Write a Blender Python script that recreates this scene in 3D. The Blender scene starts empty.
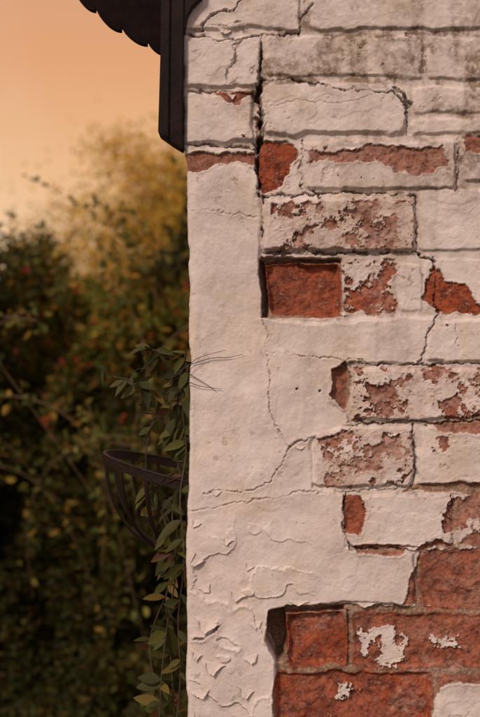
import bpy, math, numpy as np
from mathutils import Vector
S=0.00144; CX=240.0; CY=358.5; ZC=1.6; D=1.6
scene=bpy.context.scene
# ---------------------------------------------------------------- noise
_T={}
def vnoise(x,y,seed=0):
    if seed not in _T: _T[seed]=np.random.default_rng(1000+seed).random((256,256))*2-1
    T=_T[seed]
    xi=np.floor(x).astype(np.int64); yi=np.floor(y).astype(np.int64)
    fx=x-xi; fy=y-yi
    fx=fx*fx*fx*(fx*(fx*6-15)+10); fy=fy*fy*fy*(fy*(fy*6-15)+10)
    a=T[xi&255,yi&255]; b=T[(xi+1)&255,yi&255]; c=T[xi&255,(yi+1)&255]; d=T[(xi+1)&255,(yi+1)&255]
    return (a*(1-fx)+b*fx)*(1-fy)+(c*(1-fx)+d*fx)*fy
def fbm(x,y,scale,octv=4,seed=0,gain=0.5):
    r=0;a=1;f=1/scale;n=0
    ca,sn=math.cos(.6),math.sin(.6)
    for i in range(octv):
        r=r+a*vnoise(x*f+17.3*i,y*f-9.1*i,seed+i*13); n+=a; a*=gain; f*=2.03
        x,y=x*ca-y*sn,x*sn+y*ca
    return r/n*1.6
def ss(a,b,x):
    t=np.clip((x-a)/(b-a),0,1); return t*t*(3-2*t)
def polysdf(poly,x,y):
    P=np.array(poly,float); n=len(P)
    d=np.full(x.shape,1e9); ins=np.zeros(x.shape,bool)
    for i in range(n):
        a=P[i];b=P[(i+1)%n]; e=b-a
        wx=x-a[0];wy=y-a[1]
        t=np.clip((wx*e[0]+wy*e[1])/(e@e+1e-9),0,1)
        d=np.minimum(d,(wx-e[0]*t)**2+(wy-e[1]*t)**2)
        c=((a[1]>y)!=(b[1]>y))
        xx=(b[0]-a[0])*(y-a[1])/((b[1]-a[1]) if b[1]!=a[1] else 1e-9)+a[0]
        ins^=(c&(x<xx))
    d=np.sqrt(d); return np.where(ins,-d,d)
def linedist(pl,x,y):
    P=np.array(pl,float); d=np.full(x.shape,1e9)
    for i in range(len(P)-1):
        a=P[i];e=P[i+1]-a; wx=x-a[0];wy=y-a[1]
        t=np.clip((wx*e[0]+wy*e[1])/(e@e+1e-9),0,1)
        d=np.minimum(d,(wx-e[0]*t)**2+(wy-e[1]*t)**2)
    return np.sqrt(d)
# ---------------------------------------------------------------- mesh helpers
def make_mesh(name,V,F,smooth=True):
    V=np.asarray(V,np.float32);F=np.asarray(F,np.int32)
    m=bpy.data.meshes.new(name); k=F.shape[1]
    m.vertices.add(len(V)); m.vertices.foreach_set('co',V.ravel())
    m.loops.add(F.size); m.loops.foreach_set('vertex_index',F.ravel())
    m.polygons.add(len(F)); m.polygons.foreach_set('loop_start',np.arange(0,F.size,k,dtype=np.int32))
    m.update(calc_edges=True); m.validate()
    m.polygons.foreach_set('use_smooth',np.full(len(m.polygons),smooth))
    o=bpy.data.objects.new(name,m); scene.collection.objects.link(o)
    return o
def add_attr(o,name,arr):
    a=o.data.attributes.new(name,'FLOAT_COLOR','POINT'); a.data.foreach_set('color',np.asarray(arr,np.float32).ravel())
def empty(name,loc=(0,0,0)):
    e=bpy.data.objects.new(name,None); e.location=loc; e.empty_display_size=.1; scene.collection.objects.link(e); return e
def parent(c,p):
    c.parent=p; c.location=Vector(c.location)-Vector(p.location)
def nodes(name):
    m=bpy.data.materials.new(name); m.use_nodes=True; nt=m.node_tree; nt.nodes.clear(); return m,nt
class G:
    def __init__(s,nt): s.nt=nt
    def n(s,t,**k):
        nd=s.nt.nodes.new(t)
        for a,b in k.items(): setattr(nd,a,b)
        return nd
    def link(s,a,b): s.nt.links.new(a,b)
    def put(s,sock,v):
        if isinstance(v,bpy.types.NodeSocket): s.link(v,sock)
        else: sock.default_value=v
    def math(s,op,a,b=0.0,c=0.0,clamp=False):
        nd=s.n('ShaderNodeMath',operation=op,use_clamp=clamp); s.put(nd.inputs[0],a); s.put(nd.inputs[1],b); s.put(nd.inputs[2],c); return nd.outputs[0]
    def mix(s,f,a,b,blend='MIX'):
        nd=s.n('ShaderNodeMix',data_type='RGBA',blend_type=blend); s.put(nd.inputs[0],f); s.put(nd.inputs[6],a); s.put(nd.inputs[7],b); return nd.outputs[2]
    def noise(s,vec,scale,detail=4,rough=.55):
        nd=s.n('ShaderNodeTexNoise'); s.put(nd.inputs['Vector'],vec); nd.inputs['Scale'].default_value=scale; nd.inputs['Detail'].default_value=detail; nd.inputs['Roughness'].default_value=rough; return nd.outputs['Fac']
    def rng(s,x,a,b,c=0.,d=1.):
        nd=s.n('ShaderNodeMapRange',interpolation_type='SMOOTHSTEP'); s.put(nd.inputs[0],x)
        for i,v in enumerate((a,b,c,d)): nd.inputs[i+1].default_value=v
        return nd.outputs[0]
def rgb(r,g,b): return (r,g,b,1)

# ================================================================ WALL
fx=np.arange(187,484,0.75)
xs=np.concatenate([fx,np.arange(484,620,2.5),np.arange(620,1900,10.0)])
side=np.concatenate([np.array([1,2.2,3.5,5,7,10,14,19,25,32,40]),np.arange(50,300,8.),np.arange(300,2000,20.)])[::-1]
ys=np.concatenate([np.arange(-120,-4,3.0),np.arange(-4,721,0.75),np.arange(721,800,2.5),np.arange(800,1480,8.0)])
NU=len(side)+len(xs); NV=len(ys)
U=np.concatenate([187-side,xs])
X,Y=np.meshgrid(U,ys)
front=X>=187
w1=fbm(X,Y,14,3,1)*1.8+fbm(X,Y,50,2,5)*1.8; w2=fbm(X,Y,14,3,31)*1.8+fbm(X,Y,50,2,35)*1.8
XW=X+w1;YW=Y+w2
inph=(X<486)&(Y<722)&(Y>-6)
pitch=54.;L=158.
row=np.floor((YW-36)/pitch); yy=(YW-36)-row*pitch; xo=XW+ (row%2)*L/2+20; col=np.floor(xo/L); xx=xo-col*L
def rb(x,y,x0,y0,x1,y1,r=5):
    cx=(x0+x1)/2;cy=(y0+y1)/2;hx=(x1-x0)/2-r;hy=(y1-y0)/2-r
    qx=np.abs(x-cx)-hx;qy=np.abs(y-cy)-hy
    return np.hypot(np.maximum(qx,0),np.maximum(qy,0))+np.minimum(np.maximum(qx,qy),0)-r
gsd=rb(xx,yy,3,3,L-3,pitch-3)
JB=-4.0
bsd=np.where(inph,1e3,gsd)
Hb=np.where(inph,JB,JB+(-1-JB)*ss(0,5,-gsd))
bid=np.zeros(X.shape)
bricks=[(186,-30,300,31,0,6),(306,-30,486,30,0,6),
(180,37,264,88,1,7),(267,35,424,77,-1,5),(427,35,500,79,-.5,5),
(180,92,256,143,1,7),(261,83,407,134,1.6,10),(411,84,500,113,-1.5,4),(411,117,500,135,-.5,4),
(180,147,256,190,-1,4),(258,140,299,193,-4,5),(302,140,456,190,0.5,5),(462,136,500,183,0,5),
(264,198,416,251,3.5,5),(419,188,500,250,-1,5),
(268,263,341,315,-13,7),(345,261,398,313,-3,4),(400,261,422,313,-2,4),(425,256,500,313,-3,4),
(268,320,344,362,0,4),(348,320,422,362,0,4),(428,318,500,362,0,4),
(268,366,345,420,0,5),(351,367,500,420,1.8,5),
(313,425,414,487,1,6),(418,425,500,486,0,5),
(346,494,452,548,0.8,6),(456,494,500,548,-3,5),
(266,552,417,606,0,5),(422,553,500,609,-5,5),
(287,613,347,668,-12,7),(352,614,500,670,-6,6),
(274,674,431,730,-8,6),(436,678,500,730,-2,5)]
for bi,(x0,y0,x1,y1,h,r) in enumerate(bricks):
    m=inph&(X>x0-14)&(X<x1+14)&(Y>y0-14)&(Y<y1+14)
    sd=rb(XW[m],YW[m],x0,y0,x1,y1,r)
    bsd[m]=np.minimum(bsd[m],sd)
    t=ss(0,3.6,-sd); hb=JB+(h-JB)*t
    cur=Hb[m]; Hb[m]=np.where(sd<0,hb,cur)
    q=bid[m]; q[sd<0]=((bi*37)%11)/10-.5; bid[m]=q
tilt=fbm(X,Y,70,2,60)
Hb=Hb+tilt*1.6+fbm(X,Y,20,4,61)*.8
plas=[(150,168),(235,166),(259,170),(262,255),(262,318),(300,321),(345,320),(400,316),(437,318),(424,362),(348,364),(332,368),(330,400),(346,412),(352,424),(310,442),(316,488),(345,494),(350,545),(415,552),(418,603),(380,606),(300,605),(270,612),(266,640),(276,660),(272,730),(150,730)]
psd=polysdf(plas,XW,YW)
pm=ss(-1.5,3.0,-psd)*inph
plaH=0.6+fbm(X,Y,60,3,70)*2.2+fbm(X,Y,20,4,71)*0.5+fbm(X,Y*.35,9,3,72)*.2
def peel(n,th,step,lip):
    d=n-th; return step*ss(-.012,.015,d)+lip*np.exp(-((d-.035)/.04)**2)*ss(-.01,.012,d)
lowleft=ss(500,570,Y)*ss(335,275,X)
wlx=X+fbm(X,Y,8,4,81,.6)*2.2; wly=Y+fbm(X,Y,8,4,82,.6)*2.2
lay=fbm(wlx,wly,58,3,80,.4); lay2=fbm(wlx,wly,45,3,90,.4); lay3=fbm(wlx,wly,38,2,97,.3)
mid=ss(300,500,Y)*.2
plaH=plaH+lowleft*(peel(lay,.05,1.5,.8)+peel(lay2,.35,1.3,.8)-0.8)+(mid*(1-lowleft)+.10)*peel(lay3,.3,1.0,.2)
H=Hb*(1-pm)+plaH*pm
H=H+(peel(lay2,.2,.8,.1)+peel(lay3,.35,.6,.1))*(1-pm)*.5
ex=[
([(259,143),(288,139),(299,147),(298,158),(290,165),(284,185),(262,194),(257,170)],3,1.0,-6,None),
([(304,147),(350,151),(380,145),(410,150),(442,147),(447,165),(420,173),(395,169),(375,158),(350,161),(312,161)],4,.12,None,None),
([(464,137),(490,134),(490,153),(466,152)],3,.2,None,None),
([(185,153),(256,152),(257,163),(225,163),(208,169),(185,170)],3,.1,-3,None),
([(216,92),(240,90),(247,96),(238,106),(225,100)],3,.5,-2,None),
([(243,93),(262,88),(263,136),(257,140),(240,138),(252,120)],3,.1,-4,.25),
([(270,203),(410,201),(414,249),(272,250)],4,.05,None,.04),
([(262,259),(342,258),(343,316),(264,318)],1,.85,None,None),
([(344,261),(395,260),(400,272),(388,284),(398,300),(395,312),(345,313)],4,.6,None,-.05),
([(423,282),(435,262),(446,280),(466,285),(477,300),(490,312),(440,313),(424,300)],3,.9,-6,None),
([(331,368),(345,362),(351,372),(350,400),(343,408),(331,395)],2,.6,-9,None),
([(352,367),(490,366),(490,420),(352,421)],3,.5,None,.22),
([(366,398),(470,402),(480,416),(366,420)],5,.8,None,.05),
([(316,440),(350,430),(412,432),(413,484),(318,486)],4,.15,None,.12),
([(345,434),(400,436),(398,462),(350,466)],6,.15,None,-.1),
([(425,423),(490,420),(490,436),(440,431)],3,.3,-2,None),
([(430,440),(450,438),(448,452),(434,452)],5,.6,None,-.1),
([(412,484),(490,482),(490,494),(405,492)],2,.5,-4,None),
([(345,497),(362,495),(366,510),(360,537),(344,532)],3,.7,-4,None),
([(442,517),(455,495),(490,490),(490,549),(412,551),(440,535)],4,.3,-4,-.35),
([(355,545),(415,546),(400,555),(360,553)],2,.3,-3,None),
([(420,551),(490,548),(490,614),(421,607),(404,604)],3,.45,None,None),
([(269,612),(300,606),(380,608),(420,606),(490,608),(490,683),(438,687),(430,735),(272,735),(273,690),(277,660),(266,640)],2,.85,None,None),
]
patches=[([(360,630),(395,630),(410,640),(404,664),(380,668),(360,655)],6,-.2),([(430,640),(470,636),(472,650),(440,652)],5,.2),([(300,690),(330,684),(360,694),(340,704)],5,.35)]
E=np.full(X.shape,-6.0); tone=np.full(X.shape,.5)
rag=fbm(X,Y,9,5,110,.6); mot=fbm(X,Y,15,6,120,.68)
Hex=np.full(X.shape,np.nan)
for poly,amp,tn,hh,th in ex:
    P=np.array(poly); m=inph&(X>P[:,0].min()-12)&(X<P[:,0].max()+12)&(Y>P[:,1].min()-12)&(Y<P[:,1].max()+12)
    e=-polysdf(poly,X[m]+w1[m]*.6,Y[m]+w2[m]*.6)+rag[m]*amp
    if th is not None: e=np.minimum(e,(mot[m]-th)*9)
    up=e>E[m]; E[m]=np.maximum(E[m],e); t=tone[m]; t[up&(e>-3)]=tn; tone[m]=t
    if hh is not None:
        h=Hex[m]; h[e>0]=hh; Hex[m]=h
for poly,amp,th in patches:
    P=np.array(poly); m=inph&(X>P[:,0].min()-12)&(X<P[:,0].max()+12)&(Y>P[:,1].min()-12)&(Y<P[:,1].max()+12)
    e=-polysdf(poly,X[m],Y[m])+rag[m]*amp; e=np.minimum(e,(mot[m]-th)*9); E[m]=np.minimum(E[m],-e)
gen=(fbm(X,Y,90,5,140,.55)-.28)*30
E=np.where(inph,E,np.clip(gen,-6,6))
E=np.where(front,E,-3)
sparse=ss(.1,.7,fbm(X,Y,55,2,151))
speck=(fbm(X,Y,8,5,150,.7)-.95)*12-ss(265,225,X)*6-(1-sparse)*3
E=np.where(inph&(pm<.5),np.maximum(E,speck),E)
E=np.clip(E,-6,6)
exm=ss(-.4,.6,E)
rough=fbm(X,Y,13,5,160,.6); pits=np.minimum(0,fbm(X,Y,9,4,163,.6)+.45)
chipb=np.clip(fbm(X,Y,30,3,166)-.2,0,1)
Hraw=np.where(np.isnan(Hex),Hb-1.8,Hex+tilt)
H=H*(1-exm)+(Hraw+rough*1.6+pits*2.0-chipb*3.5)*exm
H=H+0.6*np.exp(-((E+1.6)/1.2)**2)*(inph)
gaps=[([(260,259),(267,258),(268,318),(262,318)],-32),([(262,256),(300,257),(342,258),(342,262),(268,264)],-24),
([(268,612),(285,608),(288,630),(286,662),(276,664),(266,640)],-48),([(285,606),(345,608),(346,613),(286,614)],-22),
([(347,612),(351,612),(351,668),(347,668)],-12)]
for poly,dp in gaps:
    P=np.array(poly); m=inph&(X>P[:,0].min()-12)&(X<P[:,0].max()+12)&(Y>P[:,1].min()-12)&(Y<P[:,1].max()+12)
    sd=polysdf(poly,X[m]+w1[m]*.5,Y[m]+w2[m]*.5)+rag[m]*1.2; t=ss(-.8,1.6,-sd)
    H[m]=H[m]*(1-t)+(dp+rough[m]*3)*t
cr=[([(263,34),(261,60),(259,90),(262,130),(257,150),(259,196)],2.2,11,.4),
([(259,124),(263,136),(258,145)],4.0,14,0),([(262,78),(257,88),(258,98)],3.4,12,0),
([(265,79),(290,77),(310,83),(345,89),(395,93),(406,106),(408,134)],1.1,6,.5),
([(300,36),(300,18),(312,4)],.8,3,.4),([(395,88),(404,94),(410,104)],1.8,6,0),
([(183,35),(205,35),(222,41),(235,39),(262,35),(300,32)],1.0,5,.3),
([(204,30),(207,18),(218,12),(232,9),(245,-4)],1.1,5,.8),([(212,24),(230,26),(240,22)],.6,2,.5),
([(243,40),(233,47),(238,60),(227,70),(226,86)],.7,3,.3),
([(183,91),(220,91),(256,92)],.9,4,.3),([(183,144),(230,146),(257,149)],1.1,5,0),
([(270,105),(300,100),(340,104),(372,97)],.3,1.,.2),([(300,186),(305,182),(312,190),(322,198)],1.1,5,.4),
([(186,211),(210,209),(228,213),(262,217)],.4,1.4,.3),([(238,212),(246,228),(252,238)],.3,1.,0),
([(262,196),(300,194),(360,192),(416,196),(417,252)],1.1,5,0),([(262,252),(330,253),(416,252),(437,262)],1.2,6,0),
([(264,196),(262,240),(261,258)],1.3,6,0),([(302,192),(300,166),(303,140)],.7,3.5,0),([(458,192),(459,160),(458,138)],.7,3.5,0),
([(433,258),(437,275),(436,300),(438,316),(427,335),(426,350),(418,364)],.8,4,.5),
([(267,352),(300,356),(340,359),(365,362),(400,368),(425,362)],.5,2.2,.4),([(350,364),(420,364),(486,363)],1.0,4.5,0),
([(262,318),(268,335),(265,352),(269,370),(268,392),(274,425),(289,447),(281,466),(270,482),(250,490),(215,491),(205,494)],.45,2.1,.5),
([(289,447),(300,441),(330,437),(348,430),(362,424),(410,424)],.8,3.2,.6),
([(348,422),(380,423),(414,421),(440,423),(486,421)],1.1,5.5,0),
([(188,512),(220,506),(256,500),(300,492),(345,492),(420,488)],.4,1.7,.5),
([(414,426),(416,470),(412,488)],1.1,5,0),([(345,494),(343,530),(350,548),(415,550)],1.0,5,0),
([(452,494),(454,520),(450,548)],.9,4,0),
([(218,622),(214,632),(203,637),(193,639)],1.2,4,2.2),
([(456,318),(457,345),(470,360)],.4,1.4,.3)]
cw1=fbm(X,Y,8,5,170,.65)*2.6;cw2=fbm(X,Y,8,5,180,.65)*2.6
crack=np.zeros(X.shape); wv=.65+.75*fbm(X,Y,11,3,190)
for pl,hw,dp,lip in cr:
    P=np.array(pl); m=inph&(X>P[:,0].min()-14)&(X<P[:,0].max()+14)&(Y>P[:,1].min()-14)&(Y<P[:,1].max()+14)
    d=linedist(pl,X[m]+cw1[m],Y[m]+cw2[m]); wq=np.clip(wv[m],.12,1.7); hwv=np.maximum(hw*wq,.2)
    t=(1-ss(hwv*.5,hwv*1.2+.5,d))*np.clip(wq*1.6,.3,1)
    H[m]=H[m]-dp*t+lip*np.exp(-(d/4.)**2)*(1-t)
    crack[m]=np.maximum(crack[m],t*min(1,dp/7.))
for (hx,hy) in ((297,389),(320,391)):
    d=np.hypot(X-hx,Y-hy); t=1-ss(.7,1.7,d); H-=5*t*front; crack=np.maximum(crack,t*front*.7)
d=np.hypot(X-420,Y-254); t=1-ss(1.0,2.2,d); H-=5*t; crack=np.maximum(crack,t*front)
H+=fbm(X,Y,4,3,200)*.24*(0.6+1.*exm)
chip=ss(.62,.72,fbm(X,Y,9,4,205,.6))*ss(-.1,.5,fbm(X,Y,45,2,206))
H-=chip*(1-exm)*.9*(1-.6*pm)
mort=ss(-.5,2.0,bsd+rag*1.4)
dn=fbm(X,Y,22,5,210,.65); dn2=fbm(X,Y,9,5,214,.7)
topz_=ss(170,90,Y)
rowA=(ss(262,268,X)*ss(30,36,Y)*ss(84,78,Y))
rowB2=ss(408,412,X)*ss(80,84,Y)*ss(118,112,Y)
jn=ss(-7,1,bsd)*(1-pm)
dirt_shade=topz_*(.2+.25*jn)*ss(-.5,.7,dn)+ (rowA*.5+rowB2*.45)*ss(-.7,.5,dn)+jn*.3*ss(-.5,.6,dn)  # grime, plus groove shade put into the joint colour through jn
dirt_shade+=ss(300,340,X)*ss(135,142,Y)*ss(195,185,Y)*.3*ss(-.6,.5,dn)
dirt_shade+=.15*ss(0,.8,fbm(X,Y,60,4,220))+chip*.3+.35*ss(.55,1.0,dn2)*(1-.6*pm)
dirt_shade+=.25*ss(.15,.8,fbm(X*2.2,Y*.5,40,4,225))*ss(240,290,X)*ss(480,300,Y)
dirt_shade=np.clip(dirt_shade,0,1)
def box(x0,x1,y0,y1,f=5): return ss(x0-f,x0+f,X)*ss(x1+f,x1-f,X)*ss(y0-f,y0+f,Y)*ss(y1+f,y1-f,Y)
thin=1.0*box(268,414,201,250)+.75*box(352,500,367,420)+1.0*box(318,413,430,486)+.5*box(345,398,262,312)+.4*box(445,500,494,548)+.45*box(186,256,38,142)*ss(0,.7,dn)+.35*box(420,500,425,486)+.35*box(262,407,84,134)*ss(.1,.8,dn)+.4*box(304,455,142,188)
thin+=.5*box(288,500,552,735,4)*ss(.0,.7,fbm(X,Y,34,4,236))
thin=np.clip(thin*ss(-.9,.25,fbm(X,Y,16,5,230,.6)),0,1)
yel=.8*box(462,470,318,360,3)+.5*box(280,305,550,600,12)+.6*ss(.1,.8,fbm(X,Y,50,4,240))
edge=np.interp(Y,[-120,50,145,165,250,380,480,560,640,720,1480],[181,182,183.5,186.5,189,190,188.5,186,187,187,187])+fbm(Y*1.,Y*0,18,5,250)*1.2
xu=np.where(front,X+(edge-187)*np.exp(-(X-187)/12.),edge)
du=np.where(front,X-187,0); r=5.0
corner=np.where(du<r,r-np.sqrt(np.maximum(r*r-(r-du)**2,0)),0)
hf=np.where(front,H*ss(-1,10,du),0)
yd=np.where(front,-hf+corner, r+(187-X))
sidebump=(fbm(X,Y,40,4,260)*1.5)*ss(0,20,187-X)
xpos=np.where(front,xu,edge-sidebump)
V=np.stack([(xpos-CX)*S, yd*S, ZC+(CY-Y)*S],-1).reshape(-1,3)
idx=np.arange(NU*NV).reshape(NV,NU)
F=np.stack([idx[1:,:-1],idx[1:,1:],idx[:-1,1:],idx[:-1,:-1]],-1).reshape(-1,4)
wall=make_mesh('painted_brick_wall',V,F)
add_attr(wall,'ma',np.stack([E/12+.5,np.clip(tone+bid*.6*(tone>.3)-.25*ss(.1,.8,fbm(X,Y,45,3,247))*(tone>.5),0,1),mort,crack],-1))
add_attr(wall,'mb',np.stack([dirt_shade,thin,np.clip(yel,0,1),np.clip(pm,0,1)],-1))
m,nt=nodes('flaking_painted_brick'); g=G(nt)
tc=g.n('ShaderNodeTexCoord').outputs['Object']
A=g.n('ShaderNodeAttribute',attribute_name='ma'); B=g.n('ShaderNodeAttribute',attribute_name='mb')
sa=g.n('ShaderNodeSeparateColor'); g.link(A.outputs['Color'],sa.inputs[0]); sb=g.n('ShaderNodeSeparateColor'); g.link(B.outputs['Color'],sb.inputs[0])
n1=g.noise(tc,900,2); n2=g.noise(tc,260,4,.65); n3=g.noise(tc,50,4,.65); n4=g.noise(tc,12,2); n5=g.noise(tc,110,4,.6)
e=g.math('ADD',sa.outputs[0],g.math('MULTIPLY',g.math('SUBTRACT',n2,.5),.2))
expo=g.rng(e,.47,.55)
red=g.mix(g.rng(n3,.40,.62),rgb(.38,.088,.036),rgb(.18,.043,.025))
pk=g.mix(g.rng(n3,.35,.68),rgb(.40,.20,.15),rgb(.26,.115,.08))
bc=g.mix(sa.outputs[1],pk,red)
bc=g.mix(g.rng(n5,.52,.68,0,.6),bc,rgb(.43,.18,.09))
bc=g.mix(g.rng(n5,.46,.34,0,.65),bc,rgb(.10,.038,.026))
bc=g.mix(g.rng(n2,.44,.32,0,.5),bc,rgb(.08,.03,.022))
bc=g.mix(g.math('MULTIPLY',g.rng(n2,.54,.68,0,.6),g.rng(n3,.48,.6)),bc,rgb(.55,.42,.36))
bc=g.mix(g.math('MULTIPLY',g.rng(n4,.5,.65,0,.6),g.rng(n5,.4,.6)),bc,rgb(.12,.055,.04))
mc=g.mix(g.rng(n2,.3,.7),rgb(.19,.12,.08),rgb(.46,.34,.25))
bc=g.mix(g.math('MULTIPLY',sa.outputs[2],.9),bc,mc)
bc=g.mix(g.math('MULTIPLY',sb.outputs[1],g.rng(n5,.38,.62,.15,.75)),bc,rgb(.54,.40,.35))
pc=g.mix(g.rng(n4,.3,.7),rgb(.80,.735,.70),rgb(.73,.65,.615))
pc=g.mix(g.rng(n3,.3,.75,0,.45),pc,rgb(.62,.535,.50))
pc=g.mix(g.math('MULTIPLY',sb.outputs[2],.4),pc,rgb(.70,.57,.42))
th=g.math('MULTIPLY',sb.outputs[1],g.rng(n2,.35,.62,.35,1.))
th=g.math('MULTIPLY',th,g.rng(sa.outputs[0],.0,.5,.45,1.))
pc=g.mix(g.math('MULTIPLY',th,.8),pc,rgb(.45,.27,.21))
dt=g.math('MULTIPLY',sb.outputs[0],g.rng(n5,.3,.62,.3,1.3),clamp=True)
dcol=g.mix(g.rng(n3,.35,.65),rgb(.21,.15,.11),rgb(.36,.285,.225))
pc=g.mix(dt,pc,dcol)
pc=g.mix(g.rng(n1,.64,.74,0,.35),pc,rgb(.36,.28,.23))
wv_=g.n('ShaderNodeVectorMath',operation='SCALE'); nn=g.n('ShaderNodeTexNoise'); g.link(tc,nn.inputs['Vector']); nn.inputs['Scale'].default_value=70; nn.inputs['Detail'].default_value=3
g.link(nn.outputs['Color'],wv_.inputs[0]); wv_.inputs['Scale'].default_value=.02
va=g.n('ShaderNodeVectorMath',operation='ADD'); g.link(tc,va.inputs[0]); g.link(wv_.outputs[0],va.inputs[1])
vo=g.n('ShaderNodeTexVoronoi',feature='DISTANCE_TO_EDGE'); vo.inputs['Scale'].default_value=26; g.link(va.outputs[0],vo.inputs['Vector'])
hair=g.math('MULTIPLY',g.rng(vo.outputs['Distance'],.014,.0,0,1),g.rng(n4,.47,.6))
hair=g.math('MULTIPLY',hair,g.rng(n2,.42,.55))
pc=g.mix(g.math('MULTIPLY',hair,.55),pc,rgb(.32,.24,.19))
ed=g.math('MULTIPLY',g.rng(e,.40,.49),.5)
pc=g.mix(ed,pc,rgb(.40,.29,.22))
col=g.mix(expo,pc,bc)
col=g.mix(g.math('MULTIPLY',A.outputs['Alpha'],.72),col,rgb(.08,.05,.038))  # crack bottoms darkened in colour: dirt plus shade the narrow geometry may lose
bs=g.n('ShaderNodeBsdfPrincipled'); g.link(col,bs.inputs['Base Color']); bs.inputs['Roughness'].default_value=.85
bs.inputs['Specular IOR Level'].default_value=.15
hsum=g.math('ADD',g.math('MULTIPLY',n1,.4),g.math('MULTIPLY',n2,.8))
bst=g.rng(sa.outputs[0],.46,.54,.45,.6)
bp=g.n('ShaderNodeBump'); g.link(bst,bp.inputs['Strength']); bp.inputs['Distance'].default_value=.0022; g.link(hsum,bp.inputs['Height']); g.link(bp.outputs[0],bs.inputs['Normal'])
o=g.n('ShaderNodeOutputMaterial'); g.link(bs.outputs[0],o.inputs[0])
wallmat=m; wall.data.materials.append(m)
house=empty('brick_house',(1.0,1.2,0)); parent(wall,house)
# curled paint flakes still hanging on
rg=np.random.default_rng(77)
FV=[];FF=[]
def hval(px,py):
    j=int(np.argmin(abs(ys-py))); i=int(np.argmin(abs(U-px))); return H[j,i]
def flake(px,py,wd,ht,ang,lift,curl=1.6):
    n=14;k=9; b=len(FV); ca,sa_=math.cos(ang),math.sin(ang)
    ph=rg.uniform(0,6.28,6)
    for j in range(k):
        v=j/(k-1)
        for i in range(n):
            u=i/(n-1)*2-1
            outl=(1-.75*abs(u)**2.6)+.10*math.sin(3.1*u+ph[0])+.06*math.sin(7*u+ph[1])+.04*math.sin(13*u+ph[2])
            wdt=1+.08*math.sin(4*v+ph[3])+.05*math.sin(9*v+ph[4])-.25*v*v
            lx=u*wd/2*wdt
            th=curl*v*outl
            ly2=ht*outl*(math.sin(min(th,2.4))/max(curl,1e-3))
            out=lift*(v**1.8)*(1-.4*abs(u))
            X_=px+lx*ca-ly2*sa_; Y_=py+lx*sa_+ly2*ca
            FV.append([(X_-CX)*S,-((hval(px+lx*ca,py+lx*sa_))+out+.12)*S,ZC+(CY-Y_)*S])
    for j in range(k-1):
        for i in range(n-1):
            q=b+j*n+i; FF.append((q,q+n,q+n+1,q+1))
fl=[(208,620,27,15,.25,5.5),(200,556,15,12,.7,3.2),(204,586,13,9,-.4,2.8),(238,592,18,9,.35,3),(214,662,24,12,.15,4.5),(250,655,15,10,-.3,3.4),(228,538,13,7,.3,2.4),
(197,652,12,9,.4,3.4),(200,690,18,10,-.2,3.6),(246,688,18,10,.3,3.2),(256,622,12,8,-.2,2.8),(250,564,11,6,.5,2.2),(197,521,11,7,.4,2.2),
(216,491,13,4,.0,1.8),(299,601,22,4,.03,2.2),(366,603,26,4,.0,2.2),(345,312,11,4,0,1.6),
(232,94,9,5,0,2),(350,147,14,4,.1,1.6),(300,446,11,4,0,1.6),(225,28,15,7,.2,2.6),(412,547,14,4,0,1.8),(392,433,14,4,0,1.8)]
for a in fl: flake(*a,curl=rg.uniform(.6,1.2))
fo=make_mesh('curled_paint_flakes',np.array(FV),np.array(FF)); nF=len(FV)
add_attr(fo,'ma',np.tile([0.1,.5,0,0],(nF,1))); add_attr(fo,'mb',np.tile([.1,0,.2,1],(nF,1))); fo.data.materials.append(wallmat)
sm=fo.modifiers.new('thick','SOLIDIFY'); sm.thickness=.0004; parent(fo,house)

# ---------------------------------------------------------------- dark timber + roof tiles
def simple(name,c,rough=.6,nscale=60,c2=None,bump=.3,metal=0,spec=.5):
    m,nt=nodes(name); g=G(nt); tc=g.n('ShaderNodeTexCoord').outputs['Object']
    n=g.noise(tc,nscale,5,.6)
    c2=c2 or tuple(x*.5 for x in c)
    col=g.mix(g.rng(n,.35,.65),rgb(*c),rgb(*c2)); bs=g.n('ShaderNodeBsdfPrincipled'); g.link(col,bs.inputs['Base Color'])
    bs.inputs['Roughness'].default_value=rough; bs.inputs['Metallic'].default_value=metal; bs.inputs['Specular IOR Level'].default_value=spec
    bp=g.n('ShaderNodeBump'); bp.inputs['Strength'].default_value=bump; bp.inputs['Distance'].default_value=.002; g.link(n,bp.inputs['Height']); g.link(bp.outputs[0],bs.inputs['Normal'])
    o=g.n('ShaderNodeOutputMaterial'); g.link(bs.outputs[0],o.inputs[0]); return m
timber=simple('dark_painted_timber',(.018,.008,.006),.5,40,(.008,.004,.004),.5,spec=.15)
tilem=simple('dark_roof_tile',(.014,.008,.007),.85,50,(.007,.005,.005),spec=.08)
import bmesh
def prism(name,pts,y0,y1,mat,bev=.0015):
    bm=bmesh.new()
    vs=[bm.verts.new(((p[0]-CX)*S,y0,ZC+(CY-p[1])*S)) for p in pts]
    f=bm.faces.new(vs); r=bmesh.ops.extrude_face_region(bm,geom=[f])
    for v in r['geom']:
        if isinstance(v,bmesh.types.BMVert): v.co.y=y1
    bmesh.ops.recalc_face_normals(bm,faces=bm.faces)
    if bev: bmesh.ops.bevel(bm,geom=list(bm.edges),offset=bev,segments=2,affect='EDGES')
    me=bpy.data.meshes.new(name); bm.to_mesh(me); bm.free(); me.materials.append(mat)
    ob=bpy.data.objects.new(name,me); scene.collection.objects.link(ob); return ob
b1=prism('bargeboard',[(163,-115),(186,-115),(184,40),(183,150.5),(171,143),(158.5,134),(161,50)],-.012,.03,timber)
b2=prism('bargeboard_moulding',[(166,-112),(172,-112),(169,140),(164,136.5)],-.0165,-.0125,timber,.001)
b3=prism('eaves_bracket',[(186.5,-112),(212,-112),(203,0),(194,8),(188,18),(185,36)],-.012,.0065,timber)
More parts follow.
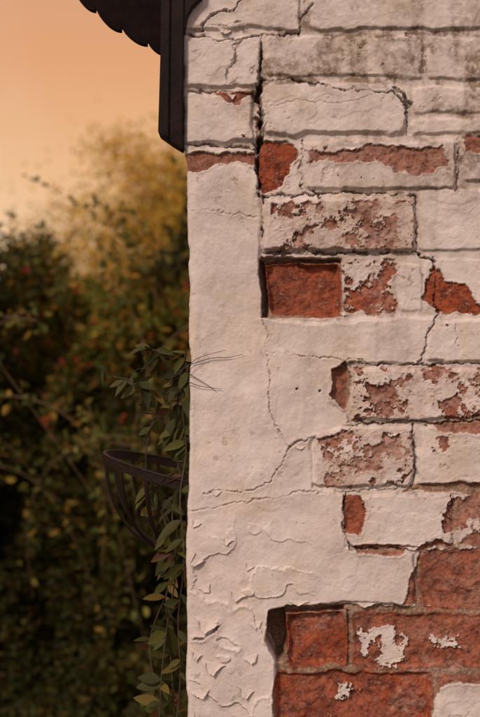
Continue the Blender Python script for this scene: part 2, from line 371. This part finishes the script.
def scallop():
    pts=[(66,-70),(70,-18)]
    steps=[((70,-18),(95,10)),((95,7),(121,30)),((121,26),(147,44)),((147,40),(163,53))]
    for (a,b) in steps:
        for t in np.linspace(0,1,9):
            pts.append((a[0]+(b[0]-a[0])*t, a[1]+(b[1]-a[1])*math.sin(t*math.pi/2)**.8 if t>0 else a[1]))
    pts+= [(162,-70)]
    return pts
t1=prism('roof_tile_verge',scallop(),.0,.016,tilem,0)
roofparts=[b1,b2,b3,t1]
gx=np.arange(-.16,2.6,.02); gy=np.arange(-.05,2.9,.03)
GX,GY=np.meshgrid(gx,gy)
GZ=2.40+(GX+.16)*.32+.018*np.sin(GY/.2*2*np.pi)-.012*((GX/.28)%1)
idx=np.arange(GX.size).reshape(GX.shape); Ft=np.stack([idx[:-1,:-1],idx[:-1,1:],idx[1:,1:],idx[1:,:-1]],-1).reshape(-1,4)
rf=make_mesh('pantile_roof',np.stack([GX,GY,GZ],-1).reshape(-1,3),Ft); rf.data.materials.append(tilem)
sm=rf.modifiers.new('thick','SOLIDIFY'); sm.thickness=.02
roofparts.append(rf)
bpy.ops.mesh.primitive_cube_add(size=1,location=(1.165,.045,2.335)); c_=bpy.context.object; c_.name='wall_plate_timber'; c_.scale=(2.47,.07,.11); c_.data.materials.append(timber); roofparts.append(c_)
for p_ in roofparts: parent(p_,house)

# ================================================================ tubes
def sweep(path,w,h,flat_up=None,seg=8):
    P=np.array(path,float); n=len(P); T=np.gradient(P,axis=0); T/=np.linalg.norm(T,axis=1)[:,None]+1e-12
    up=np.array(flat_up if flat_up is not None else (0.13,.21,.97)); Vv=[]
    w=np.broadcast_to(w,(n,)); h=np.broadcast_to(h,(n,))
    for i in range(n):
        s_=np.cross(T[i],up); s_/=np.linalg.norm(s_)+1e-9; u_=np.cross(s_,T[i])
        for k in range(seg):
            a=2*math.pi*(k+.5)/seg
            if seg==4: c,s2=np.sign(math.cos(a)),np.sign(math.sin(a))
            else: c,s2=math.cos(a),math.sin(a)
            Vv.append(P[i]+s_*c*w[i]/2+u_*s2*h[i]/2)
    Fq=[]
    for i in range(n-1):
        for k in range(seg):
            k2=(k+1)%seg; Fq.append((i*seg+k,i*seg+k2,(i+1)*seg+k2,(i+1)*seg+k))
    if seg==4: Fq.append((0,3,2,1)); b=(n-1)*4; Fq.append((b,b+1,b+2,b+3))
    return np.array(Vv),np.array(Fq)
def merge(parts):
    Vs=[];Fs=[];o=0
    for v,f in parts: Vs.append(v);Fs.append(f+o);o+=len(v)
    return np.concatenate(Vs),np.concatenate(Fs)
# ---------------------------------------------------------------- wall basket
iron=simple('black_wrought_iron',(.009,.006,.005),.5,200,(.022,.010,.006),.3,.0,.25)
wx=-.0735; yc=.172; R=.142; RY=.135
bk=empty('wall_hanging_basket',(wx,yc,1.42))
zr=lambda c: ZC-.190+.034*c
angs=np.linspace(-math.pi/2,math.pi/2,40)
rim=[(wx-R*math.cos(a),yc+RY*math.sin(a),zr(math.cos(a))) for a in angs]
v,f=sweep(rim,.003,.013,(0,0,1),4); ob=make_mesh('rim',v,f,False); ob.data.materials.append(iron); parent(ob,bk)
rim2=[(p[0],p[1],p[2]+.0075) for p in rim]
v,f=sweep(rim2,.006,.004,(0,0,1),8); ob=make_mesh('rim_lip',v,f); ob.data.materials.append(iron); parent(ob,bk)
parts=[]
zb=ZC-.308
for a in np.linspace(-math.pi/2+.12,math.pi/2-.12,9):
    c=math.cos(a); p0=np.array([wx-R*c,yc+RY*math.sin(a),zr(c)-.004]); pb=np.array([wx-.006,yc,zb])
    path=[]
    for t in np.linspace(0,math.pi/2,18):
        k=math.cos(t)**.85 if t<math.pi/2-1e-6 else 0
        path.append((pb[0]+(p0[0]-pb[0])*k,pb[1]+(p0[1]-pb[1])*k,p0[2]+(pb[2]-p0[2])*math.sin(t)))
    parts.append(sweep(path,.006,.0025,(c,-math.sin(a),.01),4))
v,f=merge(parts); ob=make_mesh('ribs',v,f,False); ob.data.materials.append(iron); parent(ob,bk)
parts=[sweep([(wx-.003,yc-RY,zr(0)),(wx-.003,yc+RY,zr(0))],.003,.016,(0,0,1),4),sweep([(wx-.004,yc,zr(0)+.03),(wx-.004,yc,zb-.01)],.016,.003,(1,0,0),4)]
v,f=merge(parts); ob=make_mesh('back_frame',v,f,False); ob.data.materials.append(iron); parent(ob,bk)

# ================================================================ foliage
def leafmat(name,trans=.3,rough=.6):
    m,nt=nodes(name); g=G(nt); a=g.n('ShaderNodeAttribute',attribute_name='col')
    col=a.outputs['Color']
    bs=g.n('ShaderNodeBsdfPrincipled'); g.link(col,bs.inputs['Base Color']); bs.inputs['Roughness'].default_value=rough; bs.inputs['Specular IOR Level'].default_value=.25
    tr=g.n('ShaderNodeBsdfTranslucent'); g.link(g.mix(1.,col,rgb(1.5,1.2,.6),'MULTIPLY'),tr.inputs[0])
    mx=g.n('ShaderNodeMixShader'); mx.inputs[0].default_value=trans; g.link(bs.outputs[0],mx.inputs[1]); g.link(tr.outputs[0],mx.inputs[2])
    o=g.n('ShaderNodeOutputMaterial'); g.link(mx.outputs[0],o.inputs[0]); return m
LM=leafmat('leaf')
bark=simple('bark',(.06,.04,.028),.85,60,(.03,.02,.015),.6)
core_m=simple('hedge_core_shade',(.022,.018,.008),.9,30,(.010,.009,.005),.5)  # dark hull colour, stands in for the shade inside the hedge
def frames(dirs,rg):
    d=dirs/np.linalg.norm(dirs,axis=1)[:,None]; r_=rg.normal(size=d.shape); s_=np.cross(d,r_); s_/=np.linalg.norm(s_,axis=1)[:,None]; n_=np.cross(s_,d); return d,s_,n_
def leafcloud(name,pos,dirs,length,width,cols,rg,mat=LM):
    d,s_,n_=frames(dirs,rg); N=len(pos); Lh=length[:,None]; W=width[:,None]
    v=[pos, pos+d*Lh*.35+s_*W*.5+n_*W*.18, pos+d*Lh*.72+s_*W*.36+n_*W*.12, pos+d*Lh, pos+d*Lh*.72-s_*W*.36+n_*W*.12, pos+d*Lh*.35-s_*W*.5+n_*W*.18]
    V=np.stack(v,1).reshape(-1,3); b=np.arange(N)[:,None]*6
    Fq=np.concatenate([b+np.array([[0,1,2,3]]),b+np.array([[0,3,4,5]])],0)
    ob=make_mesh(name,V,Fq,False); add_attr(ob,'col',np.repeat(np.concatenate([cols,np.ones((N,1))],1),6,axis=0)); ob.data.materials.append(mat); return ob
def pick(pal,wts,n,rg,var=.35):
    pal=np.array(pal); i=rg.choice(len(pal),n,p=np.array(wts)/sum(wts)); return pal[i]*(1+rg.uniform(-var,var,(n,1)))
rg=np.random.default_rng(11)
def topz(x): return 2.0+.14*fbm(x*1.,x*0,.6,3,300)+.10*fbm(x,x*0,.15,2,310)-.06*ss(-.3,-1.0,x)
def yf(x,z): return 2.4+.34*fbm(x,z,.7,3,320)+.24*fbm(x,z,.25,2,330)+.45*ss(1.2,2.1,z)
hedge=empty('hedge',(-1.5,3.2,0))
N=125000
x=np.where(rg.random(N)<.75,rg.uniform(-1.9,.2,N),rg.uniform(-6,3.5,N)); tz=topz(x)
z=tz*rg.random(N)**.7; dep=np.abs(rg.normal(0,.13,N))+rg.random(N)*.15*(z>tz-.25)*4
z=z+rg.normal(0,.03,N); y=yf(x,z)+dep-.05
pos=np.stack([x,y,z],1)
dirs=np.stack([rg.normal(0,.7,N),rg.normal(-.5,.6,N),rg.normal(.1,.6,N)],1)
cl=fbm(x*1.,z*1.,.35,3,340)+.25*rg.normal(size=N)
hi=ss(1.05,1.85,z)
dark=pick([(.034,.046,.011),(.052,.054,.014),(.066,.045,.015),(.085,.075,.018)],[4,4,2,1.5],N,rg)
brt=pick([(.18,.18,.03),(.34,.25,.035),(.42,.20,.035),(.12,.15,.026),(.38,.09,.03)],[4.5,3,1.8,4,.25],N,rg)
k=np.clip(ss(-.5,.7,cl)*(.18+1.05*hi),0,1)[:,None]  # brighter leaves higher up: autumn tint plus light falloff put into the colour
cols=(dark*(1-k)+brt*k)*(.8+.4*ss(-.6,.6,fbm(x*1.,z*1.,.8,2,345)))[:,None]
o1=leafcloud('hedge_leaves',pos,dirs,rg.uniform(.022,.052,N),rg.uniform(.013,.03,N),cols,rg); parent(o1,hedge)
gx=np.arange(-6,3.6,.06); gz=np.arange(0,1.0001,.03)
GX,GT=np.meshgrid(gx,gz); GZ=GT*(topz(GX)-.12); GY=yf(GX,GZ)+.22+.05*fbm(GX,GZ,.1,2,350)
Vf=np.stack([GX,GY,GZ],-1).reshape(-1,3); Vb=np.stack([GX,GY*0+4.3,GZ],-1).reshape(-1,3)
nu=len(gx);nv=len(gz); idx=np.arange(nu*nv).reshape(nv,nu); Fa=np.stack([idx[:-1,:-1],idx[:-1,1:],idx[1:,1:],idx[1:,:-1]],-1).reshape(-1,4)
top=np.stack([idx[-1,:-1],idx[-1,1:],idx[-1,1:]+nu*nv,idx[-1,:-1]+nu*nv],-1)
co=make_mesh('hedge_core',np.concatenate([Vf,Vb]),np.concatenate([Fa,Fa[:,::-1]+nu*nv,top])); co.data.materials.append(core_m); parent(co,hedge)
parts=[];lp=[];ld=[]
for i in range(75):
    x0=rg.uniform(-2.1,.2) if i<58 else rg.uniform(-5,3); z0=topz(np.array([x0]))[0]-.3; y0=yf(np.array([x0]),np.array([z0]))[0]+rg.uniform(-.05,.3)
    ln=rg.uniform(.35,.66); dr=np.array([rg.normal(0,.35),rg.normal(-.1,.2),1]); dr/=np.linalg.norm(dr); bend=np.array([rg.normal(0,.25),rg.normal(-.1,.1),-.12])
    ts=np.linspace(0,1,10); path=np.array([np.array([x0,y0,z0])+dr*ln*t+bend*ln*t*t for t in ts])
    parts.append(sweep(path,.005*(1-ts*.7),.005*(1-ts*.7),(.1,1,.1),5))
    for t in rg.uniform(.25,1,28):
        lp.append(np.array([x0,y0,z0])+dr*ln*t+bend*ln*t*t); ld.append(rg.normal(size=3)+dr*.5)
for i in range(30):
    x0=rg.uniform(-1.7,-.2); z0=rg.uniform(1.1,1.95); y0=rg.uniform(1.5,2.3); ln=rg.uniform(.4,.9)
    dr=np.array([rg.uniform(.2,1)*rg.choice([-1,1,1]),rg.normal(0,.2),-rg.uniform(.3,1.2)]); dr/=np.linalg.norm(dr)
    bd=np.array([rg.normal(0,.5),.1,-.6])
    ts=np.linspace(0,1,14); path=np.array([np.array([x0,y0,z0])+dr*ln*(t-.4)+bd*ln*(t-.4)**2*1.5 for t in ts])
    wd=.0042*(1-.6*ts); parts.append(sweep(path,wd,wd,(.1,1,.1),5))
    for t in rg.uniform(0,1,44):
        j=min(int(t*13),12); lp.append(path[j]+rg.normal(0,.022,3)); ld.append(rg.normal(size=3))
v,f=merge(parts); st=make_mesh('hedge_stems',v,f); st.data.materials.append(simple('hedge_stem',(.24,.15,.07),.7,40,(.12,.08,.04))); parent(st,hedge)
lp=np.array(lp);ld=np.array(ld); N2=len(lp)
c2=pick([(.08,.10,.02),(.17,.16,.03),(.28,.18,.03)],[3,3,2],N2,rg)
o2=leafcloud('hedge_sprays',lp,ld,rg.uniform(.025,.045,N2),rg.uniform(.012,.024,N2),c2,rg); parent(o2,hedge)
nb=40; bpz=rg.uniform(1.35,2.0,nb); bpx=rg.uniform(-1.7,-.1,nb); bv=[];bf=[];oo=0
tb=bmesh.new(); bmesh.ops.create_icosphere(tb,subdivisions=1,radius=1); bvv=np.array([v.co[:] for v in tb.verts]); bff=np.array([[v.index for v in f.verts] for f in tb.faces]); tb.free()
for xx_,zz_ in zip(bpx,bpz):
    zz_=min(zz_,topz(np.array([xx_]))[0]-.03)
    for q in range(rg.integers(1,4)):
        c=np.array([xx_,yf(np.array([xx_]),np.array([zz_]))[0]-.11,zz_])+rg.normal(0,.014,3); bv.append(bvv*rg.uniform(.007,.011)+c); bf.append(bff+oo); oo+=len(bvv)
be=make_mesh('berries',np.concatenate(bv),np.concatenate(bf)); be.data.materials.append(simple('red_berry',(.34,.045,.02),.5,40,(.24,.03,.015),.05,spec=.2)); parent(be,hedge)

def tree(name,base,height,crown_c,crown_r,nclump,nleaf,pal,wts,lsz,seed):
    rg=np.random.default_rng(seed); T=empty(name,base); base=np.array(base,float); parts=[]
    ts=np.linspace(0,1,14); top=base+np.array([.1,0,height*.8])
    tr=np.array([base+(top-base)*t+np.array([.10*math.sin(5*t),.06*math.cos(4*t),0])*t for t in ts]); r0=height*.03
    parts.append(sweep(tr,2*r0*(1-.8*ts),2*r0*(1-.8*ts),(.1,1,.1),8))
    cc=np.array(crown_c); cr_=np.array(crown_r); cl=[]
    for i in range(nclump):
        d=rg.normal(size=3); d/=np.linalg.norm(d); rad=rg.uniform(.2,1.0)**.6
        p=cc+d*cr_*rad*(1+.12*rg.normal()); cl.append(p)
        j=rg.integers(4,11); s0=tr[j]; b=(s0+p)/2+rg.normal(0,.12,3)*cr_.mean()+np.array([0,0,.08*height])
        path=np.array([(1-t)**2*s0+2*t*(1-t)*b+t*t*p for t in np.linspace(0,1,8)]); w=np.linspace(r0*.5,r0*.1,8)
        parts.append(sweep(path,w,w,(.1,1,.1),5))
    v,f=merge(parts); o=make_mesh(name+'_limbs',v,f); o.data.materials.append(bark); parent(o,T)
    cl=np.array(cl); ci=rg.integers(0,nclump,nleaf); cs=rg.uniform(.12,.28,nclump)*cr_.mean()
    pos=cl[ci]+rg.normal(size=(nleaf,3))*cs[ci][:,None]*np.array([1.1,1.1,.75])
    tonec=rg.uniform(.6,1.3,nclump)[ci][:,None]
    cols=pick(pal,wts,nleaf,rg,.3)*tonec
    o=leafcloud(name+'_leaves',pos,rg.normal(size=(nleaf,3)),rg.uniform(.6,1.2,nleaf)*lsz,rg.uniform(.35,.7,nleaf)*lsz,cols,rg); parent(o,T); return T
yel=[(.62,.42,.06),(.52,.32,.05),(.38,.33,.05),(.66,.48,.11)]
tree('autumn_tree',(-.6,13,0),4.7,(-.6,13,3.0),(1.85,1.6,1.5),95,46000,yel,[4,3,2.8,2],.07,21)
tree('autumn_tree',(2.6,15,0),5.6,(2.6,15,3.8),(2.3,2.0,1.7),60,12000,yel,[3,3,3,1],.12,22)
tree('autumn_tree',(-8.5,19,0),3.4,(-8.5,19,2.1),(2.4,2.0,1.1),50,9000,[(.12,.12,.03),(.22,.16,.04)],[3,2],.13,23)

# climbing plant
rg=np.random.default_rng(5)
def pxw(px,py,d): k=(D+d)/D; return np.array([(px-CX)*S*k,d,ZC+(CY-py)*S*k])
stems=[([(186,352),(181,380),(176,420),(178,470),(172,520),(176,570),(168,620),(162,670),(158,740),(150,900)],.05),
([(188,365),(183,410),(186,450),(180,500),(184,560),(178,620),(180,680),(172,760)],.035),
([(150,470),(156,500),(166,525),(172,560),(166,600),(170,650),(176,740)],.09),
([(187,395),(170,400),(152,390),(130,380),(112,376),(98,366)],.10),
([(186,360),(172,352),(150,350)],.06),
([(180,560),(168,590),(150,640),(154,690),(150,760)],.12),
([(184,372),(168,392),(150,430),(146,470),(156,520)],.13)]
tw=[([(186,366),(198,362),(212,358),(230,357),(243,354)],-.004),([(186,372),(196,378),(206,384),(216,391)],-.005),([(184,380),(200,386),(222,389)],-.006),([(178,372),(190,364),(200,357),(226,350)],-.012),
([(182,400),(168,380),(150,368),(128,372)],.08),([(180,440),(160,420),(148,432),(140,452)],.1)]
parts=[];lp=[];ld=[];ll=[]
def spline(P,n):
    P=np.array(P,float); t=np.linspace(0,len(P)-1,n); i=np.clip(t.astype(int),0,len(P)-2); u=(t-i)[:,None]
    p0=P[np.clip(i-1,0,len(P)-1)];p1=P[i];p2=P[i+1];p3=P[np.clip(i+2,0,len(P)-1)]
    return .5*((2*p1)+(-p0+p2)*u+(2*p0-5*p1+4*p2-p3)*u**2+(-p0+3*p1-3*p2+p3)*u**3)
for si,(pl,d) in enumerate(stems):
    P3=np.array([pxw(a,b,d+.012*math.sin(b/31.)) for a,b in pl]); sp=spline(P3,70); w=np.linspace(.0032,.0018,70)
    parts.append(sweep(sp,w,w,(.1,1,.1),6))
    nl=52 if si<3 else 20
    for t in np.sort(rg.uniform(.03,1,nl)):
        j=int(t*69); sgn=rg.choice([-1,1]); lp.append(sp[j]); ld.append([sgn*rg.uniform(.1,.9)-.1,rg.normal(0,.35),-rg.uniform(-.2,1.0)]); ll.append(rg.uniform(.016,.042))
for pl,d in tw:
    sp=spline([pxw(a,b,d) for a,b in pl],20); w=np.linspace(.0014,.0006,20); parts.append(sweep(sp,w,w,(.1,1,.1),5))
lp=np.array(lp);ld=np.array(ld);ll=np.array(ll); N=len(lp)
# blades turned partly towards the light, as leaves grow
dd=ld/np.linalg.norm(ld,axis=1)[:,None]; face=np.array([-.3,-1,.5])+rg.normal(0,.55,(N,3)); s_=np.cross(dd,face); s_/=np.linalg.norm(s_,axis=1)[:,None]; n_=np.cross(s_,dd)
VV=[];FF=[];prof=[(0,.0),(.12,.5),(.3,.95),(.5,1.),(.7,.8),(.87,.42),(1,.0)]
for i in range(N):
    b=len(VV); ln=ll[i]; wd=ln*rg.uniform(.3,.5); cv=rg.uniform(-.2,.5)
    for t,wf in prof:
        c=lp[i]+dd[i]*ln*t+np.array([0,0,-1])*ln*cv*t*t; VV+= [c+s_[i]*wd*wf*.5+n_[i]*wd*wf*.16, c, c-s_[i]*wd*wf*.5+n_[i]*wd*wf*.16]
    for k in range(6):
        q=b+k*3; FF+=[(q,q+3,q+4,q+1),(q+1,q+4,q+5,q+2)]
plant=empty('climbing_plant',(-.09,.05,0))
ob=make_mesh('leaves',np.array(VV),np.array(FF))
cc=pick([(.055,.062,.015),(.085,.085,.02),(.042,.046,.014),(.15,.11,.025),(.10,.05,.02)],[4,3,3,1.0,.8],N,rg); add_attr(ob,'col',np.repeat(np.concatenate([cc,np.ones((N,1))],1),21,axis=0)); ob.data.materials.append(LM); parent(ob,plant)
v,f=merge(parts); ob=make_mesh('stems',v,f); ob.data.materials.append(simple('vine_stem',(.07,.045,.03),.7,80)); parent(ob,plant)

# ground
gm,nt=nodes('grass_ground'); g=G(nt); tc=g.n('ShaderNodeTexCoord').outputs['Object']; n=g.noise(tc,3,8,.7); n_b=g.noise(tc,60,4,.7)
c=g.mix(g.rng(n,.35,.65),rgb(.05,.06,.02),rgb(.09,.07,.03)); c=g.mix(g.rng(n_b,.4,.65),c,rgb(.03,.03,.012)); bs=g.n('ShaderNodeBsdfPrincipled'); g.link(c,bs.inputs[0]); bs.inputs['Roughness'].default_value=.95
bp=g.n('ShaderNodeBump'); bp.inputs['Distance'].default_value=.03; g.link(n_b,bp.inputs['Height']); g.link(bp.outputs[0],bs.inputs['Normal']); o=g.n('ShaderNodeOutputMaterial'); g.link(bs.outputs[0],o.inputs[0])
gr=make_mesh('grass_ground',[(-400,-400,0),(400,-400,0),(400,400,0),(-400,400,0)],[(0,1,2,3)],False); gr.data.materials.append(gm)

# light
w=bpy.data.worlds.new('World'); scene.world=w; w.use_nodes=True; nt=w.node_tree; nt.nodes.clear(); g=G(nt)
SE,SA=math.radians(36),math.radians(212)
sky=g.n('ShaderNodeTexSky',sky_type='NISHITA'); sky.sun_disc=False; sky.sun_elevation=SE; sky.sun_rotation=SA
bg1=g.n('ShaderNodeBackground'); g.link(sky.outputs[0],bg1.inputs[0]); bg1.inputs[1].default_value=.008
tc=g.n('ShaderNodeTexCoord').outputs['Generated']; sp=g.n('ShaderNodeSeparateXYZ'); g.link(tc,sp.inputs[0])
rampW=g.n('ShaderNodeValToRGB'); cr_=rampW.color_ramp; cr_.elements[0].position=0.0; cr_.elements[0].color=rgb(.82,.48,.25)
cr_.elements[1].position=1; cr_.elements[1].color=rgb(.42,.34,.38)
for p_,c_ in ((.07,rgb(1.04,.72,.44)),(.15,rgb(1.0,.57,.27)),(.26,rgb(.88,.41,.17)),(.55,rgb(.56,.36,.30))): e_=cr_.elements.new(p_); e_.color=c_
g.link(sp.outputs[2],rampW.inputs[0])
east=g.mix(g.rng(sp.outputs[2],0,.6),rgb(.72,.48,.40),rgb(.55,.45,.50))
nz=g.noise(tc,3.0,4)
back=g.rng(sp.outputs[1],-.35,.45)
skyc=g.mix(back,east,rampW.outputs[0])
skyc=g.mix(g.rng(nz,.45,.7,0,.4),skyc,rgb(1.,.73,.48))
bg2=g.n('ShaderNodeBackground'); g.link(skyc,bg2.inputs[0]); bg2.inputs[1].default_value=.84
ad=g.n('ShaderNodeAddShader'); g.link(bg1.outputs[0],ad.inputs[0]); g.link(bg2.outputs[0],ad.inputs[1]); o=g.n('ShaderNodeOutputWorld'); g.link(ad.outputs[0],o.inputs[0])
sl=bpy.data.lights.new('sun','SUN'); sl.energy=2.15; sl.angle=math.radians(9); sl.color=(1,.78,.62); so=bpy.data.objects.new('sun',sl); scene.collection.objects.link(so)
dirv=Vector((math.sin(SA)*math.cos(SE),math.cos(SA)*math.cos(SE),math.sin(SE)))
so.rotation_euler=dirv.to_track_quat('Z','Y').to_euler()
# camera
cd=bpy.data.cameras.new('camera'); co=bpy.data.objects.new('camera',cd); scene.collection.objects.link(co); scene.camera=co
co.location=(0,-D,ZC); co.rotation_euler=(math.pi/2,0,0); cd.sensor_fit='VERTICAL'; cd.sensor_height=36; cd.lens=36*D/(717*S); cd.clip_end=1500; cd.clip_start=.05
cd.dof.use_dof=True; cd.dof.focus_distance=D+.005; cd.dof.aperture_fstop=3.8
scene.view_settings.view_transform='Standard'; scene.view_settings.look='None'; scene.view_settings.exposure=0
